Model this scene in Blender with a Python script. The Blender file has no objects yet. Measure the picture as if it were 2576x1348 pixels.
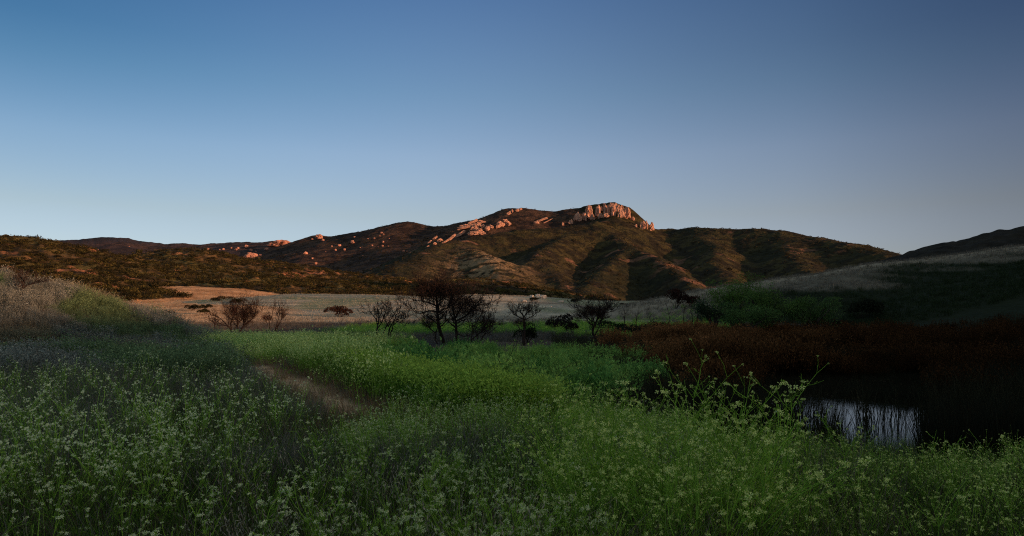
import bpy, math, random
import numpy as np
from math import radians
rng = np.random.default_rng(11)
random.seed(11)
C = bpy.context.scene.collection

# ------------------------------------------------------------------ camera
FL = 23.45
F = 1024*FL/36.0            # focal length in units of a 1024 px wide picture
CZ = 3.0                    # eye height above the valley floor
K = 2576/1024.0             # measurements below were taken on a 2576 px wide copy
def U(px): return (px/K-512)/F
def W3(px, py, Y): return np.array([U(px)*Y, Y, CZ-(py/K-306)/F*Y])
cam = bpy.data.cameras.new('camera'); cam.lens = FL; cam.sensor_width = 36
cam.shift_y = 38/1024; cam.clip_start = .05; cam.clip_end = 20000
co = bpy.data.objects.new('camera', cam); C.objects.link(co)
co.location = (0, 0, CZ); co.rotation_euler = (math.pi/2, 0, 0)
bpy.context.scene.camera = co

# ------------------------------------------------------------------ noise
def _hash(ix, iy, s):
    h = (ix.astype(np.int64)*374761393 + iy.astype(np.int64)*668265263 + s*982451653) & 0xffffffff
    h = ((h ^ (h >> 13))*1274126177) & 0xffffffff
    return ((h ^ (h >> 16)) & 0xffff)/65535.0
def vnoise(x, y, s=0):
    ix = np.floor(x); iy = np.floor(y); fx = x-ix; fy = y-iy
    fx = fx*fx*(3-2*fx); fy = fy*fy*(3-2*fy)
    a = _hash(ix, iy, s); b = _hash(ix+1, iy, s); c = _hash(ix, iy+1, s); d = _hash(ix+1, iy+1, s)
    return (a+(b-a)*fx)*(1-fy)+(c+(d-c)*fx)*fy
def fbm(x, y, o=4, s=0):
    t = 0; a = .5; n = 0
    for i in range(o):
        t = t+a*vnoise(x*2**i+i*17.3, y*2**i-i*9.1, s+i); n += a; a *= .5
    return t/n                     # 0..1
def sst(a, b, x):
    t = np.clip((x-a)/(b-a), 0, 1); return t*t*(3-2*t)

# ------------------------------------------------------------------ terrain
def RP(pts, k, r=20, hgt=0.0):
    p = [W3(a, b, c) for a, b, c in pts]
    for q in p: q[2] -= hgt
    return (np.array(p), k, r)
FAR = [RP([(-500,640,2500),(-100,628,2600),(60,625,2600),(110,620,2600),(150,617,2600),(215,605,2600),(290,604,2600),(360,602,2600),(390,610,2600),(470,608,2600),(510,614,2600),(600,614,2600),(650,611,2550),(700,607,2450),(740,613,2300),(840,640,2000)], .30, 60),
       RP([(290,604,2600),(320,640,2200),(350,665,1800)], .3, 60), RP([(600,614,2600),(560,640,2200),(600,668,1800)], .3, 60),
       RP([(150,617,2600),(120,650,2100)], .3, 60)]
MID = [RP([(740,614,2150),(790,597,2100),(803,593,2090),(815,598,2080),(870,597,2050),(910,582,2000),(960,574,1950),(1020,564,1900),(1060,569,1880),(1130,570,1860),(1160,563,1850),(1200,553,1850),(1240,545,1830),(1280,528,1810),(1310,524,1800),(1360,531,1800),(1400,533,1790),(1437,528,1780)], .42, 25),
       RP([(1020,564,1900),(1010,600,1700),(975,640,1420),(940,680,1150)], .36, 40), RP([(870,597,2050),(810,625,1750),(760,665,1400)], .34, 40),
       RP([(1160,563,1850),(1110,600,1600),(1060,635,1330)], .42, 25), RP([(1280,528,1810),(1250,565,1640),(1200,590,1500)], .5, 20)]
SUM = [RP([(1437,528,1780),(1480,517,1750),(1545,508,1720),(1580,521,1700),(1592,540,1690),(1620,562,1680),(1648,577,1680),(1690,582,1700)], 1.0, 5),
       RP([(1690,582,1700),(1740,574,1650),(1790,574,1600),(1850,577,1600),(1900,576,1550),(1960,585,1500),(2050,598,1400),(2130,610,1300),(2200,630,1200),(2260,652,1100),(2350,690,1000),(2450,750,900)], .42, 30),
       RP([(1060,642,1150),(1120,612,1250),(1220,594,1350),(1300,580,1400),(1400,573,1450),(1500,560,1520),(1535,553,1560),(1540,535,1640)], .52, 20),
       RP([(1120,612,1250),(1180,625,1180),(1240,650,1080),(1262,680,1000),(1252,716,900)], .54, 22),
       RP([(1120,612,1250),(1060,642,1120),(1010,662,1020),(980,700,920)], .46, 25),
       RP([(1500,560,1500),(1496,576,1450),(1431,590,1400),(1390,612,1300),(1356,635,1200),(1320,675,1080),(1286,722,930)], .60, 14),
       RP([(1356,635,1200),(1395,690,1050),(1432,748,900)], .54, 14),
       RP([(1500,562,1500),(1535,584,1430),(1577,618,1300),(1650,646,1180),(1720,699,1020),(1756,738,910)], .60, 12),
       RP([(1577,620,1300),(1545,655,1180),(1500,698,1040),(1465,738,910)], .54, 14),
       RP([(1740,578,1650),(1762,598,1500),(1802,620,1350),(1795,660,1200),(1830,705,1050),(1850,750,920)], .56, 18),
       RP([(1960,585,1500),(1990,640,1250),(2050,690,1050),(2080,740,900)], .46, 25)]
HIL = [RP([(-900,590,430),(-300,600,430),(0,607,420),(40,607,420),(100,619,440),(150,636,460),(250,649,480),(330,656,500),(400,651,520),(445,646,530),(475,637,520),(520,641,520),(570,661,530),(620,673,540),(700,673,550),(760,677,550),(850,688,560),(960,704,560),(1050,713,560),(1200,713,560),(1260,723,540),(1300,741,520),(1400,762,500)], .26, 12),
       RP([(40,607,420),(130,680,330),(220,738,250)], .24, 15), RP([(475,637,520),(430,672,440),(350,702,370),(300,742,290)], .24, 15),
       RP([(700,673,550),(680,705,440),(640,730,350)], .24, 15), RP([(960,704,560),(900,718,460),(840,733,360)], .2, 15), RP([(1200,713,560),(1150,725,450),(1100,737,340)], .16, 15)]
KNO = [RP([(410,736,320),(445,727,320),(490,721,320),(530,727,325),(575,745,330)], .16, 20)]
TAN = [RP([(540,778,240),(600,758,255),(660,747,262),(760,740,270),(900,741,270),(990,743,262),(1050,750,250),(1120,747,242),(1200,741,237),(1290,744,237),(1400,758,242),(1470,772,245)], .105, 10),
       RP([(1440,768,300),(1560,759,290),(1640,760,280),(1710,767,270),(1800,790,240)], .11, 10)]
RHI = [RP([(1680,790,150),(1750,756,152),(1800,738,154),(1880,716,155),(2050,691,155),(2270,656,152),(2576,622,146),(2900,575,140),(3500,480,120)], .22, 7)]
BLK = [RP([(2150,730,430),(2265,654,410),(2400,611,400),(2576,578,390),(2900,520,370)], .4, 20)]
p = BLK[0][0]; BLK[0] = (np.vstack([p, [[455,240,98],[460,130,76],[460,20,64],[440,-150,62],[400,-400,62]]]), .37, 20)  # unseen end of the ridge, raised and shaped to cast the valley shade
RHI[0] = (np.vstack([RHI[0][0], [[215,60,30],[215,-60,34],[170,-200,30]]]), .22, 7)
BAN = [RP([(-900,640,40),(-300,650,38),(0,684,38),(75,706,39),(150,746,40),(270,785,42),(370,822,45)], .42, 2.5, .55)]
MOU = [RP([(430,842,45),(640,842,36),(760,880,28),(850,925,22)], .16, 2, 1.05)]
GROUPS = dict(far=FAR, mid=MID, summit=SUM, hills=HIL, knoll=KNO, meadow=TAN, right=RHI, dark=BLK, bank=BAN, mound=MOU)

def ridge_h(X, Y, R):
    best = None
    for pts, k, r in R:
        h = np.full(X.shape, -1e4)
        for a, b in zip(pts[:-1], pts[1:]):
            d = b[:2]-a[:2]; L2 = d @ d
            t = np.clip(((X-a[0])*d[0]+(Y-a[1])*d[1])/L2, 0, 1)
            dd = np.sqrt((X-a[0]-t*d[0])**2+(Y-a[1]-t*d[1])**2+r*r)-r
            np.maximum(h, a[2]+t*(b[2]-a[2])-k*dd, out=h)
        best = h if best is None else smax(best, h, r*.8)
    return best
def smax(a, b, k):
    return np.maximum(a, b)+k*.25*np.maximum(0, 1-np.abs(a-b)/k)**2
PATH = np.array([[-2.3,11.2],[-2.9,12.2],[-4.6,15.2],[-7.0,19.],[-10.3,25.],[-10.8,26.]])
PATH2 = np.array([[-26.,18.5],[-19.,19.0],[-14.5,19.6],[-11.5,22.],[-10.3,25.]])
def pdist(X, Y, P):
    D = np.full(np.shape(X), 1e6)
    for a, b in zip(P[:-1], P[1:]):
        d = b-a; t = np.clip(((X-a[0])*d[0]+(Y-a[1])*d[1])/(d@d), 0, 1)
        D = np.minimum(D, np.hypot(X-a[0]-t*d[0], Y-a[1]-t*d[1]))
    return D
PX, PY_ = 9.1, 18.4       # pond centre
def pond_d(X, Y): return np.hypot((X-PX)/3.0, (Y-PY_)/3.5)
def height(X, Y, ids=False):
    X = np.asarray(X, float); Y = np.asarray(Y, float)
    Xe = np.interp(Y, [0,8,12,25,40], [1,0,-2,-9,-16])
    low = np.interp(Y, [-50,0,6,13,25,60,150,300,420,2500], [1.2,1.2,1.05,.05,-.2,-.3,-.1,1.2,2.8,18])
    w = sst(0, 6, X-Xe)
    z = np.interp(Y, [0,22,32], [1.15,1.1,.25])*(1-w)+low*w
    z = np.where(Y > 40, low+(z-low)*(1-sst(40, 60, Y)), z)
    z = z+sst(120, 330, Y)*sst(.2, .4, -X/np.maximum(Y, 1))*6.0
    z = z+(fbm(X*.35, Y*.35, 3, 3)-.5)*.25
    ppd = np.minimum(pdist(X, Y, PATH), pdist(X, Y, PATH2))*.85
    z = z-.10*(1-sst(.3, 1.0, ppd))
    pd = pond_d(X, Y)
    z = np.where(pd < 1.6, z*(sst(.9, 1.6, pd))+(-.5)*(1-sst(.9, 1.6, pd)), z)
    gid = np.zeros(X.shape, int)
    rough = {'far':12,'mid':8,'summit':4,'hills':3.0,'knoll':.8,'meadow':.35,'right':1.1,'dark':5,'bank':.4,'mound':.2}
    sc = {'far':160,'mid':130,'summit':120,'hills':45,'knoll':20,'meadow':40,'right':18,'dark':60,'bank':4,'mound':4}
    rr = np.hypot(X, Y)
    rngs = {'far':(900,1e9),'mid':(600,1e9),'summit':(500,1e9),'hills':(120,1500),'knoll':(200,600),'meadow':(100,600),'right':(40,900),'dark':(60,2500),'bank':(14,200),'mound':(12,120)}
    for i, (g, R) in enumerate(GROUPS.items()):
        m = (rr > rngs[g][0]) & (rr < rngs[g][1])
        if not m.any(): continue
        x = X[m]; y = Y[m]
        h = ridge_h(x, y, R)
        s = sc[g]
        n = fbm(x/s, y/s, 5, i*7)-.5
        if g in ('far','mid','summit'):
            # erosion gullies and bushes; nothing at the crest so the outline stays put
            n = n*.9+(.5-np.abs(vnoise(x/55, y/55, 91+i)-.5)*2)*.35
            h = h+rough[g]*n-rough[g]*.1 if g != 'summit' else h+rough[g]*n
            h = h+(fbm(x/9, y/9, 2, 60+i)-.5)*3.2
        else:
            h = h+rough[g]*n
            if g == 'hills': h = h+np.maximum(0, fbm(x/5, y/5, 2, 66)-.52)*5
            if g == 'dark': h = h+(fbm(x/7, y/7, 2, 66)-.5)*3
        zz = z[m]
        kk = {'meadow':.8,'bank':.6,'mound':.4,'right':2,'knoll':2,'hills':3}.get(g, 8)
        up = h > zz
        z[m] = smax(zz, h, kk)
        gi = gid[m]; gi[up] = i+1; gid[m] = gi
    z = z-np.maximum(rr-6000, 0)*.02
    return (z, gid) if ids else z
def gz(x, y): return float(height(np.array([float(x)]), np.array([float(y)]))[0])
_YS = np.exp(np.linspace(math.log(3), math.log(3200), 2600))
def hit(px, py, ymin=3):
    """world point where the line of sight through this spot meets the ground"""
    ys = _YS[_YS > ymin]
    z = height(U(px)*ys, ys); ray = CZ-(py/K-306)/F*ys
    k = np.argmax(z >= ray)
    if z[k] < ray[k]: k = len(ys)-1
    return np.array([U(px)*ys[k], ys[k], z[k]])

# ------------------------------------------------------------------ materials
def new_mat(name):
    m = bpy.data.materials.new(name); m.use_nodes = True
    nt = m.node_tree; return m, nt, nt.nodes['Principled BSDF'], nt.nodes['Material Output']
def attr_mat(name, rough=.9, bump=0, bscale=10, var=.35, vscale=6, transl=0, spec=.08):
    """base colour = the mesh's own 'albedo' attribute, broken up by object-space noise"""
    m, nt, b, out = new_mat(name)
    a = nt.nodes.new('ShaderNodeAttribute'); a.attribute_name = 'albedo'
    b.inputs['Roughness'].default_value = rough
    b.inputs['Specular IOR Level'].default_value = spec
    src = a.outputs['Color']
    if var:
        tc = nt.nodes.new('ShaderNodeTexCoord')
        n = nt.nodes.new('ShaderNodeTexNoise'); n.inputs['Scale'].default_value = vscale
        n.inputs['Detail'].default_value = 6; n.inputs['Roughness'].default_value = .65
        nt.links.new(tc.outputs['Object'], n.inputs['Vector'])
        r = nt.nodes.new('ShaderNodeMapRange'); r.inputs[1].default_value = .3; r.inputs[2].default_value = .7
        r.inputs[3].default_value = 1-var; r.inputs[4].default_value = 1+var
        nt.links.new(n.outputs['Fac'], r.inputs[0])
        x = nt.nodes.new('ShaderNodeVectorMath'); x.operation = 'SCALE'
        nt.links.new(src, x.inputs[0]); nt.links.new(r.outputs[0], x.inputs['Scale'])
        src = x.outputs[0]
        if bump:
            n2 = nt.nodes.new('ShaderNodeTexNoise'); n2.inputs['Scale'].default_value = bscale
            n2.inputs['Detail'].default_value = 5
            nt.links.new(tc.outputs['Object'], n2.inputs['Vector'])
            bp = nt.nodes.new('ShaderNodeBump'); bp.inputs['Distance'].default_value = bump; bp.inputs['Strength'].default_value = 1
            nt.links.new(n2.outputs['Fac'], bp.inputs['Height']); nt.links.new(bp.outputs[0], b.inputs['Normal'])
    nt.links.new(src, b.inputs['Base Color'])
    if transl:
        t = nt.nodes.new('ShaderNodeBsdfTranslucent'); nt.links.new(src, t.inputs['Color'])
        mx = nt.nodes.new('ShaderNodeMixShader'); mx.inputs[0].default_value = transl
        nt.links.new(b.outputs[0], mx.inputs[1]); nt.links.new(t.outputs[0], mx.inputs[2])
        nt.links.new(mx.outputs[0], out.inputs['Surface'])
    return m
M_soil = attr_mat('soil', .95, .04, 9, .4, 3)
M_field = attr_mat('dry_grass_ground', .95, .35, 1.2, .28, .35)
M_brush = attr_mat('chaparral_slope', .95, 1.2, .55, .5, .18)
M_mount = attr_mat('mountain_slope', .95, 2.5, .28, .45, .12)
M_leaf = attr_mat('leaves', 1, var=0, transl=.4, spec=.04)
M_petal = attr_mat('petals', .7, var=0, transl=.35, spec=.0)
M_bark = attr_mat('charred_bark', .9, .01, 30, .4, 8)
M_rock = attr_mat('sandstone', .9, 1.2, .45, .30, .22)
M_rock2 = attr_mat('pale_stone', .9, .3, 1.2, .3, .8)

# ------------------------------------------------------------------ mesh helpers
def mesh_from(name, V, T, col=None, mat=None, smooth=False, parent=None):
    """V (n,3), T (m,3 or 4) numpy arrays; col (n,3) albedo"""
    me = bpy.data.meshes.new(name)
    V = np.ascontiguousarray(V, np.float32); T = np.ascontiguousarray(T, np.int32); k = T.shape[1]
    me.vertices.add(len(V)); me.vertices.foreach_set('co', V.ravel())
    me.loops.add(T.size); me.loops.foreach_set('vertex_index', T.ravel())
    me.polygons.add(len(T)); me.polygons.foreach_set('loop_start', np.arange(0, T.size, k, dtype=np.int32))
    me.update(calc_edges=True)
    me.polygons.foreach_set('use_smooth', np.full(len(T), smooth))
    if col is not None:
        a = me.attributes.new('albedo', 'FLOAT_COLOR', 'POINT')
        c4 = np.ones((len(V), 4), np.float32); c4[:, :3] = np.clip(col, 0, 1); a.data.foreach_set('color', c4.ravel())
    if mat: me.materials.append(mat)
    o = bpy.data.objects.new(name, me); C.objects.link(o)
    if parent: o.parent = parent
    return o
def tag(o, label=None, cat=None, group=None, kind=None):
    if label: o['label'] = label
    if cat: o['category'] = cat
    if group: o['group'] = group
    if kind: o['kind'] = kind
    return o
def empty(name, loc, label, cat, group=None, rz=0):
    o = bpy.data.objects.new(name, None); C.objects.link(o); o.location = tuple(loc); o.rotation_euler = (0, 0, rz)
    o.empty_display_size = .1
    return tag(o, label, cat, group)
class MB:                       # collects triangles with colours
    def __init__(s): s.V = []; s.T = []; s.c = []; s.n = 0
    def add(s, V, T, col):
        V = np.asarray(V, float); T = np.asarray(T, int)
        s.V.append(V); s.T.append(T+s.n); s.n += len(V)
        col = np.asarray(col, float)
        s.c.append(np.broadcast_to(col, (len(V), 3)) if col.ndim == 1 else col)
    def arrays(s): return np.vstack(s.V), np.vstack(s.T), np.vstack(s.c)
    def build(s, name, mat, parent=None, smooth=False):
        V, T, c = s.arrays(); return mesh_from(name, V, T, c, mat, smooth, parent)
def tube(mb, pts, r0, r1, col, sides=3):
    pts = np.asarray(pts, float); n = len(pts)
    d = np.gradient(pts, axis=0); d /= np.linalg.norm(d, axis=1)[:, None]+1e-9
    ref = np.array([.3, 1, .1]) if abs(d[0][1]) < .8 else np.array([1, .1, .2])
    a = np.cross(d, ref); a /= np.linalg.norm(a, axis=1)[:, None]+1e-9; b = np.cross(d, a)
    r = np.linspace(r0, r1, n)[:, None]
    V = []
    for i in range(sides):
        t = 2*math.pi*i/sides; V.append(pts+r*(a*math.cos(t)+b*math.sin(t)))
    V = np.stack(V, 1).reshape(-1, 3); T = []
    for j in range(n-1):
        for i in range(sides):
            p, q = j*sides+i, j*sides+(i+1) % sides
            T += [(p, q, q+sides), (p, q+sides, p+sides)]
    e = len(V)-sides
    if sides > 3: T += [(e, e+i, e+i+1) for i in range(1, sides-1)]
    mb.add(V, T, col)
def ribbon(mb, pts, w0, w1, col, face=None):
    pts = np.asarray(pts, float); n = len(pts)
    d = pts[-1]-pts[0]; f = face if face is not None else rng.normal(size=3)
    a = np.cross(d, f); a /= np.linalg.norm(a)+1e-9
    w = np.linspace(w0, w1, n)[:, None]*.5
    V = np.stack([pts-a*w, pts+a*w], 1).reshape(-1, 3)
    T = []
    for j in range(n-1): T += [(2*j, 2*j+1, 2*j+3), (2*j, 2*j+3, 2*j+2)]
    mb.add(V, T, col)
def leaf(mb, p, d, L, w, col):
    p = np.asarray(p, float); d = np.asarray(d, float); d = d/(np.linalg.norm(d)+1e-9)
    a = np.cross(d, rng.normal(size=3)); a /= np.linalg.norm(a)+1e-9
    mb.add([p, p+d*L*.5+a*w*.5, p+d*L, p+d*L*.5-a*w*.5], [(0, 1, 2), (0, 2, 3)], col)
def rv(s=1): return rng.normal(size=3)*s
def jit(c, s=.15): return np.clip(np.array(c)*(1+rng.normal()*s), 0, 1)
def stamp(name, protos, pos, scl, mat, tint=None, tilt=.12, label=None, cat='ground cover'):
    """ONE mesh of uncountable plants: prototypes stamped at pos with per-plant scale, turn, lean, tint"""
    n = len(pos); Vs = []; Ts = []; Cs = []; off = 0
    which = rng.integers(0, len(protos), n)
    for k, (V, T, c) in enumerate(protos):
        m = np.where(which == k)[0]
        if not len(m): continue
        a = rng.uniform(0, 2*math.pi, len(m)); s = scl[m]
        ca, sa = np.cos(a)*s, np.sin(a)*s
        x = V[None, :, 0]*ca[:, None]-V[None, :, 1]*sa[:, None]
        y = V[None, :, 0]*sa[:, None]+V[None, :, 1]*ca[:, None]
        z = V[None, :, 2]*s[:, None]
        tx = rng.normal(size=len(m))*tilt; ty = rng.normal(size=len(m))*tilt
        x = x+z*tx[:, None]; y = y+z*ty[:, None]
        P = np.stack([x+pos[m, 0][:, None], y+pos[m, 1][:, None], z+pos[m, 2][:, None]], 2)
        cc = np.broadcast_to(c[None], P.shape).copy()
        if tint is not None: cc = cc*tint[m][:, None, :]
        Vs.append(P.reshape(-1, 3).astype(np.float32)); Cs.append(cc.reshape(-1, 3).astype(np.float32))
        Ts.append((T[None]+(np.arange(len(m))*len(V))[:, None, None]).reshape(-1, 3)+off); off += len(m)*len(V)
    o = mesh_from(name, np.vstack(Vs), np.vstack(Ts), np.vstack(Cs), mat)
    return tag(o, label, cat, kind='stuff')

# ------------------------------------------------------------------ terrain mesh
def build_terrain():
    hf = radians(39.5)
    az = np.concatenate([np.linspace(-math.pi, -hf-.25, 90, endpoint=False), np.linspace(-hf-.25, -hf, 60, endpoint=False),
                         np.linspace(-hf, hf, 1000), np.linspace(hf, hf+.25, 61)[1:], np.linspace(hf+.25, math.pi, 91)[1:-1]])
    r = np.concatenate([[.5], np.geomspace(1, 10, 50, endpoint=False), np.geomspace(10, 100, 230, endpoint=False), np.geomspace(100, 300, 170, endpoint=False),
                        np.linspace(300, 650, 170, endpoint=False), np.linspace(650, 900, 70, endpoint=False), np.linspace(900, 1900, 400, endpoint=False),
                        np.linspace(1900, 2800, 160, endpoint=False), np.geomspace(2800, 12000, 20)])
    A, R = np.meshgrid(az, r)
    X = R*np.sin(A); Y = R*np.cos(A)
    Z, G = height(X.ravel(), Y.ravel(), True); Z = Z.reshape(X.shape); G = G.reshape(X.shape)
    nr, na = X.shape
    n1 = fbm(X/30, Y/30, 4, 5); n2 = fbm(X/7, Y/7, 3, 6); n3 = fbm(X/120, Y/120, 3, 8)
    col = np.zeros(X.shape+(3,))
    def mixc(a, b, t): return np.array(a)*(1-t[..., None])+np.array(b)*t[..., None]
    soil = mixc((.045,.036,.026), (.10,.075,.05), sst(.4, .62, n2))
    u = X/np.maximum(Y, 1)
    dry = mixc((.46,.38,.28), (.58,.47,.33), sst(.35, .65, n2))
    dry = dry*(1-.45*sst(.52, .66, fbm(X/26, Y/5, 3, 12)))[..., None]
    dry = mixc(dry, (.24,.235,.17), sst(.02, -.14, u)*(.25+.75*sst(.38, .55, fbm(X/40, Y/7, 4, 14))))
    dry = mixc(dry, (.16,.19,.08), sst(.55, .68, n1)*.6)
    orange = mixc((.68,.35,.16), (.46,.22,.09), sst(.4, .6, n2))  # dry grass slope with the low sun's warmth put into its colour
    brush = mixc((.050,.034,.016), (.17,.095,.035), sst(.42, .68, fbm(X/14, Y/10, 4, 22)))
    brush = mixc(brush, (.15,.125,.04), sst(.5, .66, n1)*.55)
    red = fbm(X/22, Y/12, 4, 44)
    brush = mixc(brush, (.42,.17,.08), sst(.66, .74, red))*.8
    mtn = mixc((.045,.034,.018), (.105,.080,.030), sst(.38, .66, fbm(X/18, Y/18, 4, 23)))
    mtn = mixc(mtn, (.035,.036,.016), sst(.5, .68, fbm(X/70, Y/70, 3, 25))*.7)
    mtn = mixc(mtn, (.36,.17,.10), sst(.64, .74, fbm(X/36, Y/22, 4, 29))*.8*sst(.5, .6, n3))*.55
    pt = W3(1215, 665, 1050); mtn = mixc(mtn, (.30,.19,.10), np.exp(-((X-pt[0])/62)**2-((Y-pt[1])/120)**2)*sst(.36, .56, fbm(X/14, Y/9, 4, 30)))  # tan spur face, its sunlit brightness painted into the colour
    midc = mixc((.034,.020,.015), (.085,.046,.028), sst(.38, .66, fbm(X/22, Y/22, 4, 33)))
    farc = mixc((.040,.027,.025), (.085,.050,.042), sst(.38, .66, fbm(X/30, Y/30, 4, 35)))
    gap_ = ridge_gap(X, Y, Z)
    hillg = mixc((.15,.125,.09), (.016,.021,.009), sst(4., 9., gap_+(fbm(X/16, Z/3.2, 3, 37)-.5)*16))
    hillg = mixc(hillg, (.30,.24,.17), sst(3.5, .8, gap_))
    blk = mixc((.02,.017,.014), (.035,.028,.02), n2)
    pond = pond_d(X, Y)
    d = np.minimum(pdist(X, Y, PATH)+.0, pdist(X, Y, PATH2))+(n2-.5)*.8
    m = (Y > 0)
    col[:] = soil
    # valley floor beyond the green belt: pale dry grass
    t = sst(118, 142, Y+(n2-.5)*16)*sst(.36, .30, u)
    col = col*(1-t[..., None])+dry*t[..., None]
    lm = sst(.28, .40, -u)*sst(110, 135, Y)
    col = col*(1-lm[..., None])+orange*lm[..., None]
    ids = list(GROUPS)
    def setc(g, c):
        mm = G == ids.index(g)+1; col[mm] = c[mm]
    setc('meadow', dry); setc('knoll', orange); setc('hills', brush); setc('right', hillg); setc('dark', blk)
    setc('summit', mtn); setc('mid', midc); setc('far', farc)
    g3 = mixc((.07,.066,.055), (.13,.095,.065), sst(.45, .6, n2)); setc('bank', g3)
    rr = np.hypot(X, Y)
    t = (1-sst(.25, .85, d)); t[rr > 60] = 0
    col = col*(1-t[..., None])+mixc((.52,.28,.15), (.66,.43,.27), n2)*t[..., None]
    t = 1-sst(1.0, 1.25, pond); col = col*(1-t[..., None])+np.array((.015,.013,.01))*t[..., None]
    # split the one sheet into named pieces that share their borders
    idx = np.arange(nr*na).reshape(nr, na)
    a = idx[:-1, :]; b = idx[1:, :]
    Q = np.stack([a, np.roll(a, -1, 1), np.roll(b, -1, 1), b], 2).reshape(-1, 4)[:, ::-1]
    Gq = G[:-1, :].reshape(-1); Rq = R[:-1, :].reshape(-1); Yq = Y[:-1, :].reshape(-1); dq = (d[:-1, :].reshape(-1) < .65) & (Rq < 60)
    V = np.stack([X, Y, Z], 2).reshape(-1, 3); Cc = col.reshape(-1, 3)
    cls = np.zeros(len(Q), int)
    cls[Yq > 132] = 2
    gi = {g: i+1 for i, g in enumerate(ids)}
    for g, c in (('meadow', 2), ('knoll', 2), ('hills', 3), ('right', 4), ('dark', 5), ('summit', 6), ('mid', 6), ('far', 7)):
        cls[Gq == gi[g]] = c
    cls[(cls == 2) & (Rq > 700)] = 6
    cls[dq & (cls == 0)] = 1
    names = [('ground', M_soil), ('dirt_path', M_soil), ('dry_meadow', M_field), ('brush_hills', M_brush), ('grassy_hill', M_field), ('dark_ridge', M_brush), ('mountain', M_mount), ('far_ridge', M_mount)]
    for k, (nm, mt) in enumerate(names):
        q = Q[cls == k]
        if not len(q): continue
        used = np.unique(q); mp = np.zeros(len(V), int); mp[used] = np.arange(len(used))
        o = mesh_from(nm, V[used], mp[q], Cc[used], mt, True); tag(o, kind='structure')
def ridge_gap(X, Y, Z):
    pts = RHI[0][0]; s = X/np.maximum(Y, 1); us = pts[:9, 0]/pts[:9, 1]
    return np.interp(s, us, pts[:9, 2])-Z+np.abs(np.interp(s, us, pts[:9, 1])-Y)*.1
build_terrain()

# ------------------------------------------------------------------ water
wm, nt, b, _ = new_mat('pond_water')
b.inputs['Base Color'].default_value = (.012, .014, .012, 1); b.inputs['Roughness'].default_value = .10; b.inputs['Specular IOR Level'].default_value = .5
n = nt.nodes.new('ShaderNodeTexNoise'); n.inputs['Scale'].default_value = 5; tc = nt.nodes.new('ShaderNodeTexCoord')
bp = nt.nodes.new('ShaderNodeBump'); bp.inputs['Distance'].default_value = .006
nt.links.new(tc.outputs['Object'], n.inputs['Vector']); nt.links.new(n.outputs['Fac'], bp.inputs['Height']); nt.links.new(bp.outputs[0], b.inputs['Normal'])
t = np.linspace(0, 2*math.pi, 64, endpoint=False)
V = np.vstack([[0, 0, 0], np.stack([np.cos(t)*3.0*1.32, np.sin(t)*3.5*1.32, t*0], 1)])
T = np.array([(0, i+1, (i+1) % 64+1) for i in range(64)])
o = mesh_from('pond_water', V, T, None, wm); o.location = (PX, PY_, -.12); tag(o, kind='structure')
#==PLANTS==
# ------------------------------------------------------------------ rocks
def icos(sub):
    import bmesh
    bm = bmesh.new(); bmesh.ops.create_icosphere(bm, subdivisions=sub, radius=1)
    V = np.array([v.co[:] for v in bm.verts]); T = np.array([[v.index for v in f.verts] for f in bm.faces]); bm.free(); return V, T
ICO = {k: icos(k) for k in (2, 3, 4)}
def rock_mesh(name, sx, sy, sz, seed, col, sub=3, flute=0, parent=None, rot=0, mat=None, sink=.3, boxy=.45):
    V, T = ICO[sub]; V = V.copy()
    q = np.abs(V).max(1)[:, None]; V = V*(1-boxy)+V/q*boxy*.8
    def n3(s, k): return fbm(V[:, 0]*s+V[:, 2]*s*.6+seed*7.7, V[:, 1]*s-V[:, 2]*s*.8+seed*3.1, 3, k)-.5
    V = V*(1+.55*n3(1.3, 1)[:, None]+.28*n3(3.7, 2)[:, None])
    def cr(s, k): return (1-np.abs(2*fbm(V0[:, 0]*s+V0[:, 2]*s*.35+seed*5.1, V0[:, 1]*s+V0[:, 2]*s*.8-seed*2.3, 2, k)-1))**4
    V0 = V.copy(); V = V*(1-.26*cr(1.9, 11)-.16*cr(4.5, 12))[:, None]
    if flute:
        an = np.arctan2(V[:, 1], V[:, 0]); f = fbm(an*2.6+seed, V[:, 2]*.5+seed, 2, 7)-.5
        V[:, :2] *= (1+flute*f)[:, None]
        V[:, :2] *= (1-.30*np.clip(V[:, 2], -1, 1.2))[:, None]
    V = V*np.array([sx, sy, sz])
    c, s = math.cos(rot), math.sin(rot)      # roll in the picture plane direction (bedding tilt)
    V = np.stack([V[:, 0]*c-V[:, 2]*s, V[:, 1], V[:, 0]*s+V[:, 2]*c], 1)
    lo = V[:, 2].min(); V[:, 2] -= lo+(V[:, 2].max()-lo)*sink
    st = fbm(V[:, 0]/max(sx, 1)*2+seed, V[:, 2]/max(sz, 1)*2, 3, 5)[:, None]
    return mesh_from(name, V, T, np.array(col)*(.78+.45*st), mat or M_rock, False, parent)
ROCK = (.56, .30, .20); ROCKR = (.48, .23, .155)
ORD = ['first', 'second', 'third', 'fourth', 'fifth', 'sixth', 'seventh', 'eighth', 'ninth', 'tenth', 'eleventh', 'twelfth', 'thirteenth', 'fourteenth', 'fifteenth', 'sixteenth', 'seventeenth', 'eighteenth', 'nineteenth', 'twentieth', 'twenty-first', 'twenty-second', 'twenty-third', 'twenty-fourth', 'twenty-fifth', 'twenty-sixth']
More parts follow.
